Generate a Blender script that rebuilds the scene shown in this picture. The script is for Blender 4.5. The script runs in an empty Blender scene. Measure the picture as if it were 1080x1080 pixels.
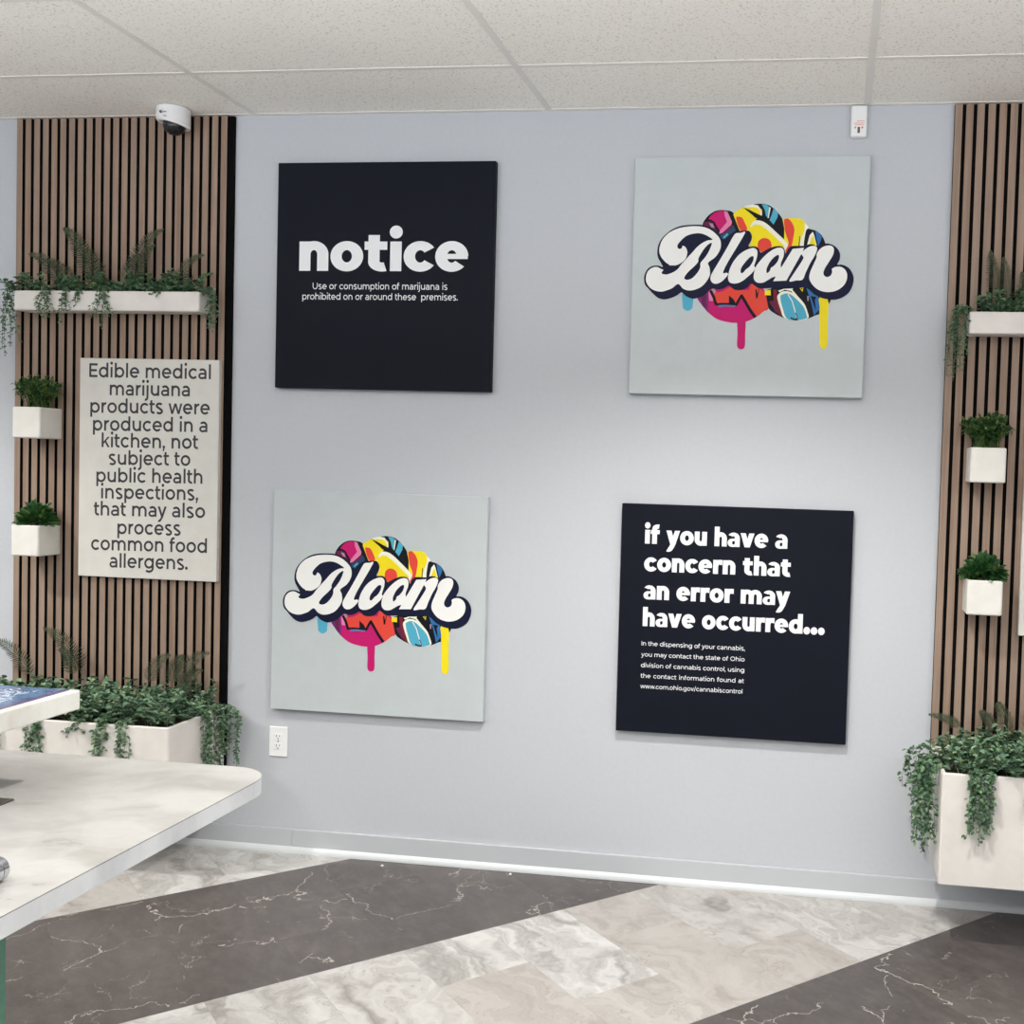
import bpy, bmesh, math, random, json
from mathutils import Vector, Matrix

sc = bpy.context.scene
col = sc.collection
PI = math.pi

# ------------------------------------------------------------------ materials
def lin(c):
    return tuple((v / 255 / 12.92) if v / 255 <= 0.04045 else ((v / 255 + 0.055) / 1.055) ** 2.4 for v in c) + (1.0,)

class NT:
    """small wrapper for building node materials"""
    def __init__(self, name, rough=0.6, color=(200, 200, 200), metal=0.0, spec=0.5):
        self.m = bpy.data.materials.new(name)
        self.m.use_nodes = True
        self.t = self.m.node_tree
        self.b = self.t.nodes['Principled BSDF']
        self.b.inputs['Base Color'].default_value = lin(color)
        self.b.inputs['Roughness'].default_value = rough
        self.b.inputs['Metallic'].default_value = metal
        self.b.inputs['Specular IOR Level'].default_value = spec
    def n(self, kind, **kw):
        nd = self.t.nodes.new(kind)
        for k, v in kw.items():
            if k == 'ins':
                for i, val in v.items():
                    nd.inputs[i].default_value = val
            else:
                setattr(nd, k, v)
        return nd
    def l(self, a, ao, b, bi):
        self.t.links.new(a.outputs[ao], b.inputs[bi])
    def math(self, op, a, b=None, c=None):
        nd = self.n('ShaderNodeMath', operation=op)
        for i, v in enumerate((a, b, c)):
            if v is None: continue
            if isinstance(v, (int, float)): nd.inputs[i].default_value = v
            else: self.t.links.new(v, nd.inputs[i])
        return nd.outputs[0]
    def noise(self, vec, scale, detail=4, rough=0.55, dist=0.0):
        nd = self.n('ShaderNodeTexNoise')
        nd.inputs['Scale'].default_value = scale
        nd.inputs['Detail'].default_value = detail
        nd.inputs['Roughness'].default_value = rough
        nd.inputs['Distortion'].default_value = dist
        if vec is not None: self.t.links.new(vec, nd.inputs['Vector'])
        return nd
    def ramp(self, fac, stops):
        nd = self.n('ShaderNodeValToRGB')
        el = nd.color_ramp.elements
        while len(el) > 1: el.remove(el[-1])
        el[0].position = stops[0][0]; el[0].color = lin(stops[0][1])
        for p, c in stops[1:]:
            e = el.new(p); e.color = lin(c)
        self.t.links.new(fac, nd.inputs['Fac'])
        return nd.outputs['Color']
    def mix(self, fac, a, b, blend='MIX'):
        nd = self.n('ShaderNodeMix', data_type='RGBA', blend_type=blend)
        for i, v in ((0, fac), (6, a), (7, b)):
            if isinstance(v, (int, float)): nd.inputs[i].default_value = v
            elif isinstance(v, tuple): nd.inputs[i].default_value = lin(v)
            else: self.t.links.new(v, nd.inputs[i])
        return nd.outputs[2]
    def base(self, sock): self.t.links.new(sock, self.b.inputs['Base Color'])
    def bump(self, h, strength, dist=0.002):
        nd = self.n('ShaderNodeBump')
        nd.inputs['Strength'].default_value = strength
        nd.inputs['Distance'].default_value = dist
        self.t.links.new(h, nd.inputs['Height'])
        self.t.links.new(nd.outputs['Normal'], self.b.inputs['Normal'])
    def obj(self):
        return self.n('ShaderNodeTexCoord').outputs['Object']
    def sep(self, v):
        nd = self.n('ShaderNodeSeparateXYZ'); self.t.links.new(v, nd.inputs[0]); return nd.outputs
    def comb(self, x, y, z):
        nd = self.n('ShaderNodeCombineXYZ')
        for i, v in enumerate((x, y, z)):
            if isinstance(v, (int, float)): nd.inputs[i].default_value = v
            else: self.t.links.new(v, nd.inputs[i])
        return nd.outputs[0]
    def scale(self, v, s):
        nd = self.n('ShaderNodeVectorMath', operation='MULTIPLY')
        self.t.links.new(v, nd.inputs[0]); nd.inputs[1].default_value = s
        return nd.outputs[0]
    def add(self, v, w):
        nd = self.n('ShaderNodeVectorMath', operation='ADD')
        self.t.links.new(v, nd.inputs[0])
        if isinstance(w, tuple): nd.inputs[1].default_value = w
        else: self.t.links.new(w, nd.inputs[1])
        return nd.outputs[0]

def plain(name, color, rough=0.6, metal=0.0, spec=0.5, mottled=0.03):
    k = NT(name, rough, color, metal, spec)
    if mottled:
        nz = k.noise(k.obj(), 14.0, 3)
        c = tuple(max(0, int(v * (1 - mottled))) for v in color)
        d = tuple(min(255, int(v * (1 + mottled))) for v in color)
        k.base(k.ramp(nz.outputs['Fac'], [(0.35, c), (0.65, d)]))
    return k.m

M = {}
def mat_wall():
    k = NT('wall_paint', 0.55, (206, 208, 212), spec=0.35)
    nz = k.noise(k.obj(), 60.0, 3)
    k.base(k.ramp(nz.outputs['Fac'], [(0.3, WALL_A), (0.7, WALL_B)]))
    n2 = k.noise(k.obj(), 350.0, 2)
    k.bump(n2.outputs['Fac'], 0.03, 0.001)
    return k.m
WALL_A, WALL_B = (191, 194, 200), (194, 197, 202)

def mat_ceiling():
    k = NT('ceiling_tile', 0.9, (225, 218, 208), spec=0.1)
    co = k.obj()
    n1 = k.noise(co, 95.0, 3, 0.6)
    n2 = k.noise(co, 210.0, 2, 0.5)
    pits = k.math('LESS_THAN', n1.outputs['Fac'], 0.385)
    pin = k.math('LESS_THAN', n2.outputs['Fac'], 0.34)
    pit = k.math('MAXIMUM', k.math('MULTIPLY', pits, 0.6), k.math('MULTIPLY', pin, 0.8))
    soft = k.noise(co, 3.0, 3)
    b = k.ramp(soft.outputs['Fac'], [(0.35, (247, 243, 236)), (0.65, (250, 246, 239))])
    k.base(k.mix(pit, b, (196, 186, 174)))
    k.bump(n2.outputs['Fac'], 0.35, 0.003)
    return k.m

def mat_floor():
    k = NT('marble_vinyl_tile', 0.33, (120, 110, 105), spec=0.4)
    x, y, z = k.sep(k.obj())[:3]
    r = 1 / math.sqrt(2)
    d = k.math('MULTIPLY', k.math('SUBTRACT', x, y), r)            # across the bands
    e = k.math('MULTIPLY', k.math('ADD', x, y), r)                 # along the bands
    W = 0.9025
    q = k.math('DIVIDE', k.math('SUBTRACT', d, 0.0935 - 8 * W), W)
    band = k.math('FLOOR', q)
    dl = k.math('MULTIPLY', k.math('FRACT', q), W)                  # 0..W inside the band
    dark = k.math('SUBTRACT', 1.0, k.math('MODULO', band, 2.0))     # even bands are dark
    ce = k.math('DIVIDE', k.math('ADD', e, 1.018 + 40 * 0.307), 0.307)
    cid = k.math('FLOOR', ce)
    odd = k.math('MODULO', cid, 2.0)
    row = k.math('FLOOR', k.math('DIVIDE', k.math('ADD', dl, k.math('MULTIPLY', odd, 0.3008)), 0.6017))
    ident = k.comb(k.math('MULTIPLY', band, 7.31), k.math('MULTIPLY', cid, 3.77), k.math('MULTIPLY', row, 11.9))
    wn = k.n('ShaderNodeTexWhiteNoise', noise_dimensions='3D')
    k.t.links.new(ident, wn.inputs['Vector'])
    rnd = wn.outputs['Value']
    # every tile looks at its own patch of stone
    off = k.n('ShaderNodeVectorMath', operation='SCALE'); off.inputs['Scale'].default_value = 23.0
    k.t.links.new(wn.outputs['Color'], off.inputs[0])
    pc = k.add(k.comb(d, e, 0.0), off.outputs[0])
    # dark stone
    c1 = k.noise(pc, 5.0, 7, 0.62)
    dcol = k.ramp(c1.outputs['Fac'], [(0.3, (66, 60, 59)), (0.5, (80, 74, 72)), (0.7, (97, 91, 88))])
    dcol = k.mix(k.math('MULTIPLY', rnd, 0.5), dcol, (110, 104, 101))
    gr = k.noise(k.scale(pc, (1.0, 1.8, 1.0)), 13.0, 8, 0.72)
    dcol = k.mix(0.42, dcol, k.ramp(gr.outputs['Fac'], [(0.3, (60, 55, 54)), (0.5, (83, 77, 75)), (0.7, (110, 103, 99))]))
    w1 = k.noise(pc, 3.2, 5, 0.6)
    w2 = k.noise(pc, 17.0, 4, 0.65)
    vd = k.add(k.add(pc, k.scale(w1.outputs['Color'], (0.42, 0.42, 0.0))), k.scale(w2.outputs['Color'], (0.045, 0.045, 0.0)))
    vo = k.n('ShaderNodeTexVoronoi', feature='DISTANCE_TO_EDGE'); vo.inputs['Scale'].default_value = 2.7
    k.t.links.new(vd, vo.inputs['Vector'])
    line = k.math('LESS_THAN', vo.outputs['Distance'], 0.0055)
    msk = k.noise(pc, 2.7, 2)
    keep = k.math('GREATER_THAN', msk.outputs['Fac'], 0.50)
    fine = k.noise(pc, 30.0, 4)
    vein = k.math('MULTIPLY', k.math('MULTIPLY', line, keep), k.math('MULTIPLY_ADD', fine.outputs['Fac'], 1.1, 0.15))
    dcol = k.mix(vein, dcol, (194, 186, 177))
    vo2 = k.n('ShaderNodeTexVoronoi', feature='DISTANCE_TO_EDGE'); vo2.inputs['Scale'].default_value = 6.2
    k.t.links.new(k.add(vd, (3.1, 1.7, 0.0)), vo2.inputs['Vector'])
    msk2 = k.noise(k.add(pc, (5.0, 2.0, 0.0)), 3.6, 2)
    vein2 = k.math('MULTIPLY', k.math('MULTIPLY', k.math('LESS_THAN', vo2.outputs['Distance'], 0.007), k.math('GREATER_THAN', msk2.outputs['Fac'], 0.56)), 0.42)
    dcol = k.mix(vein2, dcol, (190, 180, 170))
    sp = k.noise(pc, 16.0, 8, 0.75)
    dcol = k.mix(k.math('MULTIPLY', k.math('GREATER_THAN', sp.outputs['Fac'], 0.665), 0.35), dcol, (190, 180, 170))
    # pale stone
    st = k.noise(pc, 2.6, 4, 0.55)
    wv = k.add(k.scale(pc, (1.0, 2.6, 1.0)), k.scale(st.outputs['Color'], (1.6, 1.6, 0.0)))
    c2 = k.noise(wv, 3.4, 7, 0.62)
    lcol = k.ramp(c2.outputs['Fac'], [(0.25, (112, 108, 105)), (0.40, (163, 160, 156)), (0.5, (188, 186, 183)), (0.62, (204, 203, 200)), (0.8, (212, 211, 208))])
    lcol = k.mix(k.math('MULTIPLY', k.math('POWER', rnd, 1.6), 0.7), lcol, (166, 157, 150))
    v2 = k.math('ABSOLUTE', k.math('SUBTRACT', c2.outputs['Fac'], 0.5))
    thin = k.math('LESS_THAN', v2, 0.005)
    m2 = k.noise(pc, 4.0, 2)
    thin = k.math('MULTIPLY', thin, k.math('GREATER_THAN', m2.outputs['Fac'], 0.52))
    lcol = k.mix(k.math('MULTIPLY', thin, 0.55), lcol, (140, 130, 124))
    colr = k.mix(dark, lcol, dcol)
    # hairline joints
    fe = k.math('FRACT', ce)
    je = k.math('LESS_THAN', k.math('MINIMUM', fe, k.math('SUBTRACT', 1.0, fe)), 0.003)
    colr = k.mix(k.math('MULTIPLY', je, 0.22), colr, (80, 74, 70))
    k.base(colr)
    k.bump(c1.outputs['Fac'], 0.04, 0.002)
    return k.m

def mat_wood():
    k = NT('walnut_slat', 0.6, (150, 120, 100), spec=0.25)
    co = k.obj()
    x, y, z = k.sep(co)[:3]
    sid = k.math('FLOOR', k.math('DIVIDE', k.math('ADD', x, 0.0065), 0.0397))
    wn = k.n('ShaderNodeTexWhiteNoise', noise_dimensions='1D')
    k.t.links.new(sid, wn.inputs['W'])
    offs = k.n('ShaderNodeVectorMath', operation='SCALE'); offs.inputs['Scale'].default_value = 40.0
    k.t.links.new(wn.outputs['Color'], offs.inputs[0])
    g = k.add(k.scale(co, (55.0, 55.0, 2.2)), offs.outputs[0])
    n1 = k.noise(g, 1.0, 5, 0.6, 0.4)
    a = k.ramp(n1.outputs['Fac'], [(0.25, (130, 108, 92)), (0.5, (150, 127, 110)), (0.75, (168, 146, 128))])
    # cathedral figure
    g2 = k.add(k.scale(co, (26.0, 26.0, 1.3)), offs.outputs[0])
    n2 = k.noise(g2, 1.0, 2, 0.5)
    rings = k.math('PINGPONG', k.math('MULTIPLY', n2.outputs['Fac'], 14.0), 1.0)
    a = k.mix(k.math('MULTIPLY', rings, 0.16), a, (118, 95, 79))
    a = k.mix(k.math('MULTIPLY', wn.outputs['Value'], 0.35), a, (164, 145, 132))
    k.base(a)
    k.bump(n1.outputs['Fac'], 0.15, 0.001)
    return k.m

def mat_marble(name, pale, cloud, rough=0.3):
    k = NT(name, rough, pale, spec=0.35)
    co = k.obj()
    st = k.noise(co, 2.0, 4, 0.6)
    v = k.add(k.scale(co, (1.0, 2.2, 1.0)), k.scale(st.outputs['Color'], (0.8, 0.8, 0.8)))
    c = k.noise(v, 3.2, 7, 0.58)
    a = k.ramp(c.outputs['Fac'], [(0.27, cloud), (0.47, tuple((p * 2 + q) // 3 for p, q in zip(pale, cloud))), (0.62, pale)])
    v2 = k.math('ABSOLUTE', k.math('SUBTRACT', c.outputs['Fac'], 0.42))
    m = k.noise(co, 3.0, 2)
    th = k.math('MULTIPLY', k.math('LESS_THAN', v2, 0.006), k.math('GREATER_THAN', m.outputs['Fac'], 0.54))
    a = k.mix(k.math('MULTIPLY', th, 0.35), a, tuple(int(q * 0.8) for q in cloud))
    k.base(a)
    return k.m

def mat_leaf(name, a, b, c, rough=0.45):
    k = NT(name, rough, a, spec=0.35)
    g = k.n('ShaderNodeNewGeometry')
    k.base(k.ramp(g.outputs['Random Per Island'], [(0.0, a), (0.45, b), (0.75, b), (1.0, c)]))
    k.b.inputs['Subsurface Weight'].default_value = 0.0
    return k.m

def mat_poster():
    k = NT('printed_poster', 0.12, (60, 90, 130), spec=0.6)
    co = k.obj()
    x, y, z = k.sep(co)[:3]
    n = k.noise(k.scale(co, (5.0, 14.0, 1.0)), 1.6, 5, 0.6)
    a = k.ramp(n.outputs['Fac'], [(0.3, (30, 48, 82)), (0.45, (48, 84, 124)), (0.55, (84, 122, 156)), (0.62, (44, 58, 92)), (0.8, (66, 60, 92))])
    sp = k.noise(co, 130.0, 3)
    zone = k.noise(co, 7.0, 2)
    f = k.math('MULTIPLY', k.math('GREATER_THAN', sp.outputs['Fac'], 0.53), k.math('GREATER_THAN', zone.outputs['Fac'], 0.60))
    a = k.mix(f, a, (206, 208, 216))
    edge = k.math('GREATER_THAN', x, 0.560)
    a = k.mix(k.math('MULTIPLY', edge, 0.75), a, (92, 64, 104))
    k.base(a)
    return k.m

M['wall'] = mat_wall()
M['ceiling'] = mat_ceiling()
M['floor'] = mat_floor()
M['wood'] = mat_wood()
M['grid'] = plain('painted_ceiling_grid', (230, 226, 220), 0.5, mottled=0.01)
M['trim'] = plain('trim_paint', (190, 193, 197), 0.35, mottled=0.0)
M['shoe'] = plain('gloss_trim_paint', (214, 217, 219), 0.3, mottled=0.0)
M['black'] = plain('black_felt', (13, 12, 13), 0.95, spec=0.1)
M['marble'] = mat_marble('cream_marble_laminate', (172, 171, 168), (137, 134, 129))
M['marble_edge'] = mat_marble('grey_marble_edge', (204, 206, 208), (174, 177, 181), 0.4)
M['ledge'] = mat_marble('white_marble_laminate', (206, 205, 200), (184, 181, 174))
M['seam'] = plain('dark_seam', (70, 66, 64), 0.6)
M['green'] = plain('green_laminate', (96, 150, 128), 0.4)
M['planter'] = plain('white_planter_plastic', (224, 218, 212), 0.45, mottled=0.015)
M['planter_cube'] = plain('white_pot_plastic', (228, 225, 218), 0.45, mottled=0.015)
M['soil'] = plain('dark_soil', (38, 32, 26), 0.95)
M['board_dark'] = plain('dark_print_board', (19, 22, 33), 0.55, spec=0.12, mottled=0.03)
M['board_pale'] = plain('pale_print_board', (192, 199, 200), 0.45, spec=0.4, mottled=0.01)
M['board_cream'] = plain('cream_acrylic_board', (216, 213, 206), 0.35, mottled=0.01)
M['print_white'] = plain('white_print', (234, 236, 238), 0.5, mottled=0.0)
M['print_grey'] = plain('charcoal_print', (52, 51, 55), 0.5, mottled=0.0)
M['plastic_white'] = plain('white_plastic', (238, 238, 238), 0.35, mottled=0.0)
M['plastic_dark'] = plain('dark_plastic', (24, 24, 28), 0.25, mottled=0.0)
M['slot'] = plain('grey_slot', (95, 92, 90), 0.5, mottled=0.0)
M['red_print'] = plain('red_print', (225, 140, 135), 0.5, mottled=0.0)
M['chrome'] = plain('brushed_chrome', (205, 207, 212), 0.22, 1.0, mottled=0.02)
M['steel'] = plain('dark_steel', (70, 68, 62), 0.5, 0.3)
M['poster'] = mat_poster()
M['leaf_mix'] = mat_leaf('eucalyptus_leaf', (52, 80, 60), (84, 116, 86), (136, 158, 108))
M['leaf_pale'] = mat_leaf('silver_green_leaf', (62, 90, 68), (100, 130, 102), (152, 172, 130))
M['leaf_trail'] = mat_leaf('trailing_leaf', (58, 86, 62), (92, 122, 92), (140, 160, 118))
M['leaf_fern'] = mat_leaf('fern_leaf', (46, 56, 42), (66, 76, 54), (90, 96, 64), 0.6)
M['leaf_box'] = mat_leaf('boxwood_leaf', (30, 66, 36), (52, 96, 48), (110, 136, 72))
M['leaf_airy'] = mat_leaf('fine_leaf', (34, 64, 38), (58, 96, 48), (138, 150, 70))
M['stem'] = plain('green_stem', (70, 78, 48), 0.7)
INK = {'ink': (20, 22, 30), 'navy': (22, 26, 52), 'white': (240, 239, 236), 'magenta': (196, 30, 108), 'pink': (226, 128, 172),
       'plum': (104, 36, 74), 'purple': (116, 44, 122), 'pinkgrey': (176, 140, 160), 'teal': (84, 172, 200), 'cream': (240, 238, 220),
       'yellow': (242, 220, 36), 'orange': (226, 76, 62), 'navyblue': (40, 72, 104), 'blue': (50, 112, 172), 'bluegrey': (106, 116, 170), 'darkred': (118, 36, 52)}
for k_, v_ in INK.items(): M['ink_' + k_] = plain('print_' + k_, v_, 0.55, spec=0.15, mottled=0.0)

# ------------------------------------------------------------------ mesh helpers
def link(name, verts, faces, mats, parent=None, midx=None, smooth=False, loc=None):
    me = bpy.data.meshes.new(name)
    me.from_pydata(verts, [], faces)
    for m in (mats if isinstance(mats, (list, tuple)) else [mats]): me.materials.append(m)
    if midx: me.polygons.foreach_set('material_index', midx)
    if smooth: me.polygons.foreach_set('use_smooth', [True] * len(me.polygons))
    me.update()
    o = bpy.data.objects.new(name, me)
    col.objects.link(o)
    if parent: o.parent = parent
    if loc: o.location = loc
    return o

def link_bm(name, bm, mats, parent=None, smooth=False, loc=None):
    me = bpy.data.meshes.new(name)
    bmesh.ops.recalc_face_normals(bm, faces=bm.faces[:])
    bm.to_mesh(me); bm.free()
    for m in (mats if isinstance(mats, (list, tuple)) else [mats]): me.materials.append(m)
    if smooth: me.polygons.foreach_set('use_smooth', [True] * len(me.polygons))
    o = bpy.data.objects.new(name, me); col.objects.link(o)
    if parent: o.parent = parent
    if loc: o.location = loc
    return o

def bbox(bm, x0, x1, y0, y1, z0, z1, bev=0.0, seg=2, mi=0):
    r = bmesh.ops.create_cube(bm, size=1.0)
    vs = r['verts']
    bmesh.ops.scale(bm, vec=(x1 - x0, y1 - y0, z1 - z0), verts=vs)
    bmesh.ops.translate(bm, vec=((x0 + x1) / 2, (y0 + y1) / 2, (z0 + z1) / 2), verts=vs)
    fs = set(f for v in vs for f in v.link_faces)
    for f in fs: f.material_index = mi
    if bev:
        es = list(set(e for v in vs for e in v.link_edges))
        bmesh.ops.bevel(bm, geom=es, offset=bev, segments=seg, affect='EDGES', profile=0.5)

def cyl(bm, p, q, r0, r1=None, n=24, mi=0, caps=True):
    p, q = Vector(p), Vector(q)
    r1 = r0 if r1 is None else r1
    d = (q - p); rot = d.to_track_quat('Z', 'Y').to_matrix().to_4x4()
    m = Matrix.Translation((p + q) / 2) @ rot
    r = bmesh.ops.create_cone(bm, cap_ends=caps, segments=n, radius1=r0, radius2=r1, depth=d.length, matrix=m)
    for f in set(f for v in r['verts'] for f in v.link_faces): f.material_index = mi

def lathe(bm, prof, axis_o, n=32, mi=0):
    """profile of (radius, z) revolved about the vertical through axis_o"""
    rings = []
    for r, z in prof:
        rings.append([bm.verts.new((axis_o[0] + r * math.cos(2 * PI * i / n), axis_o[1] + r * math.sin(2 * PI * i / n), axis_o[2] + z)) for i in range(n)])
    for a, b in zip(rings, rings[1:]):
        for i in range(n):
            f = bm.faces.new((a[i], a[(i + 1) % n], b[(i + 1) % n], b[i])); f.material_index = mi
    return rings

def tag(o, label, cat, group=None):
    o['label'] = label; o['category'] = cat
    if group: o['group'] = group
    return o

def thing(name, label, cat, loc, group=None):
    o = bpy.data.objects.new(name, None)
    col.objects.link(o); o.location = loc; o.empty_display_size = 0.05
    return tag(o, label, cat, group)

def struct(o): o['kind'] = 'structure'; return o

# ------------------------------------------------------------------ lettering (drawn stroke by stroke)
def pen(pts, S, V):
    """sweep an S wide, V high elliptical pen along a path -> quads"""
    k = S / V
    P = [(x, y * k) for x, y in pts]
    L, Rr = [], []
    for i, (x, y) in enumerate(P):
        a = P[max(0, i - 1)]; b = P[min(len(P) - 1, i + 1)]
        dx, dy = b[0] - a[0], b[1] - a[1]; d = math.hypot(dx, dy) or 1
        nx, ny = -dy / d * S / 2, dx / d * S / 2
        L.append((x + nx, (y + ny) / k)); Rr.append((x - nx, (y - ny) / k))
    return [[L[i], L[i + 1], Rr[i + 1], Rr[i]] for i in range(len(P) - 1)]

def arc(cx, cy, rx, ry, a0, a1, n=26):
    return [(cx + rx * math.cos(math.radians(a0 + (a1 - a0) * i / n)), cy + ry * math.sin(math.radians(a0 + (a1 - a0) * i / n))) for i in range(n + 1)]

def glyph(ch, S, V, black):
    """polygons and advance of one letter; x-height is 1"""
    ASC, DES = 1.40, -0.40
    s = 0.05 if black else 0.13      # side bearings
    t = 0.02 if black else 0.075
    os = 0.015
    out = []
    def st(pts, s_=1.0, v_=1.0): out.extend(pen(pts, S * s_, V * v_))
    def vert(x, y0, y1): out.append([(x - S / 2, y0), (x + S / 2, y0), (x + S / 2, y1), (x - S / 2, y1)])
    def dot(x, y, r): out.append([(x + r * math.cos(a), y + r * math.sin(a)) for a in [2 * PI * i / 20 for i in range(20)]])
    def diag(x0, y0, x1, y1, w=1.0):
        h = S * w * 0.52
        out.append([(x0 - h, y0), (x0 + h, y0), (x1 + h, y1), (x1 - h, y1)])
    def bowl(x0, x1, a0=0, a1=360, y0=0.0, y1=1.0, s_=1.0, v_=1.0):
        st(arc((x0 + x1) / 2, (y0 + y1) / 2, (x1 - x0 - S * s_) / 2, (y1 - y0 + 2 * os - V * v_) / 2, a0, a1 + (9 if a1 - a0 >= 360 else 0), 40), s_, v_)
    if ch == ' ': return [], 0.52 if black else 0.55
    if ch == 'o': w = 1.12; bowl(0, w); l, r = t, t
    elif ch == 'c': w = 1.02; bowl(0, 1.12, 42 if not black else 36, 318 if not black else 324); l, r = t, 0.02 if black else 0.04
    elif ch == 'e':
        w = 1.10; bowl(0, w, 0 if not black else 2, 318)
        hb = V * (0.9 if not black else 0.56)
        yb = 0.5 if not black else 0.50
        out.append([(S * 0.6, yb - hb / 2), (w - (S * 0.06), yb - hb / 2), (w - S * 0.02, yb + hb / 2), (S * 0.6, yb + hb / 2)]); l, r = t, t
    elif ch == 'a':
        w = 0.94 if not black else 0.98
        v_ = 1.0 if not black else 0.74
        x = w - S / 2
        st(arc(w * 0.49, 0.60, x - w * 0.49, 0.40 + os - V * v_ / 2, 142, 0), 1.0, v_); vert(x, 0, 0.63)
        yt = 0.60 if not black else 0.585; hv = V * (0.92 if not black else 0.54)
        yc = (yt - os) / 2; ry = (yt + os - hv) / 2
        p = [(x, yt - hv / 2)] + arc(w * 0.40, yc, w * 0.40 - S * 0.46, ry, 90, 270, 20) + [(w * 0.52, -os + hv / 2), (x - S * 0.1, 0.16)]
        out.extend(pen(p, S * 0.92, hv)); l, r = t, s
    elif ch in 'nhmru':
        w = 1.0
        if ch == 'm':
            w = 1.68; vert(S / 2, 0, 1)
            for x0 in (0, (w - S) / 2):
                x1 = x0 + (w + S) / 2
                st(arc((x0 + x1) / 2, 0.56, (x1 - x0 - S) / 2, 0.44 + os - V / 2, 180, 0)); vert(x1 - S / 2, 0, 0.57)
        elif ch == 'r':
            w = 0.62 if not black else 0.72
            vert(S / 2, 0, 1); st(arc(0.52, 0.50, 0.52 - S / 2, 0.5 + os - V / 2, 178, 82, 14))
            if black: out.append([(0.50, 1 + os), (w, 1 + os), (w, 1 - V * 1.12), (0.50, 1 - V * 1.02)])
        elif ch == 'u':
            vert(S / 2, 0.42, 1); vert(w - S / 2, 0, 1)
            st(arc(w / 2, 0.44, (w - S) / 2, 0.44 + os - V / 2, 180, 360))
        else:
            vert(S / 2, 0, ASC if ch == 'h' else 1); vert(w - S / 2, 0, 0.57)
            st(arc(w / 2, 0.56, (w - S) / 2, 0.44 + os - V / 2, 180, 0))
        l, r = s, (s if ch != 'r' else 0.0)
    elif ch in 'bdpqg':
        w = 1.12
        bowl(0, w)
        if ch in 'bp': vert(S / 2, 0 if ch == 'b' else DES, ASC if ch == 'b' else 1); l, r = s, t
        else:
            vert(w - S / 2, DES if ch == 'q' else 0, ASC if ch == 'd' else 1); l, r = t, s
            if ch == 'g':
                st(arc(w * 0.5, 0.02, w * 0.5 - S / 2, 0.42 - V / 2, 0, -140))
    elif ch == 'i': w = S; vert(S / 2, 0, 1); dot(S / 2, 1.36 if not black else 1.32, S * (0.66 if not black else 0.57)); l, r = s, s
    elif ch == 'j':
        w = S; vert(S / 2, -0.15, 1); dot(S / 2, 1.36, S * 0.66); st(arc(S / 2 - 0.24, -0.12, 0.24, 0.26, 0, -105, 14)); l, r = s, s
    elif ch == 'l': w = S; vert(S / 2, 0, ASC); l, r = s, s
    elif ch == 't':
        w = 0.66 if not black else 0.80
        x = (0.12 if not black else 0.13) + S / 2
        vert(x, 0.29, 1.27 if not black else 1.22)
        st(arc(x + 0.28, 0.32, 0.28, 0.32 + os - V / 2, 180, 292, 14))
        out.append([(0, 1 - V * 0.92), (w - 0.03, 1 - V * 0.92), (w - 0.03, 1), (0, 1)]); l, r = 0.02, 0.02
    elif ch == 'f':
        w = 0.66 if not black else 0.76
        x = 0.12 + S / 2
        vert(x, 0, 1.13); st(arc(x + 0.28, 1.1, 0.28, ASC + os - 1.1 - V / 2, 180, 74, 14))
        out.append([(0, 1 - V * 0.92), (w - 0.03, 1 - V * 0.92), (w - 0.03, 1), (0, 1)]); l, r = 0.02, 0.0
    elif ch == 'k':
        w = 0.95; vert(S / 2, 0, ASC); diag(S * 0.7, 0.34, w - S * 0.55, 1.0); diag(w - S * 0.5, 0, S + 0.17, 0.62); l, r = s, 0.02
    elif ch in 'vyw':
        h = S * 0.52
        if ch == 'w':
            w = 1.62; m = w / 2
            for a, b in (((h, 1), (w * 0.27, 0)), ((w * 0.27, 0), (m, 1)), ((m, 1), (w * 0.73, 0)), ((w * 0.73, 0), (w - h, 1))): diag(a[0], a[1], b[0], b[1], 0.94)
        else:
            w = 1.02 if not black else 1.12
            diag(h, 1, w / 2, 0); diag(w - h, 1, w / 2, 0)
            if ch == 'y':
                diag(w / 2, 0.0, w / 2 - 0.16, -0.28)
                st(arc(w / 2 - 0.36, -0.20, 0.20, 0.20 - os + V * 0.0, -10, -115, 12), 1.0, 0.95)
        l, r = 0.0, 0.0
    elif ch == 's':
        w = 0.86
        a = arc(w / 2, 0.75 + os - V * 0.0, w / 2 - S / 2, 0.25 - V / 2 + V * 0.22, 30, 235, 20)
        b = arc(w / 2, 0.25 - os, w / 2 - S / 2, 0.25 - V / 2 + V * 0.22, 55, -150, 20)
        st(a + b); l, r = t, t
    elif ch == 'E':
        w = 0.98; H = 1.32; vert(S / 2, 0, H)
        for y, q in ((V / 2, w), (H / 2, w * 0.92), (H - V / 2, w)): out.append([(0, y - V / 2), (q, y - V / 2), (q, y + V / 2), (0, y + V / 2)])
        l, r = s, t
    elif ch == 'U':
        w = 1.28; H = 1.32; vert(S / 2, 0.5, H); vert(w - S / 2, 0.5, H); st(arc(w / 2, 0.55, (w - S) / 2, 0.55 + os - V / 2, 180, 360)); l, r = s, s
    elif ch == 'I': w = S; vert(S / 2, 0, 1.32); l, r = s, s
    elif ch == 'O': w = 1.5; bowl(0, w, y1=1.32); l, r = t, t
    elif ch == '.': w = S * 1.25; dot(w / 2, w * 0.47, w * 0.54); l, r = 0.04, 0.04
    elif ch == ',': w = S * 1.1; dot(w / 2, w * 0.5, w * 0.56); diag(w * 0.25, -0.26, w * 0.62, 0.1, 0.7); l, r = t, t
    elif ch == '/': w = 0.72; diag(S / 2, -0.15, w - S / 2, 1.45, 0.9); l, r = 0.0, 0.0
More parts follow.
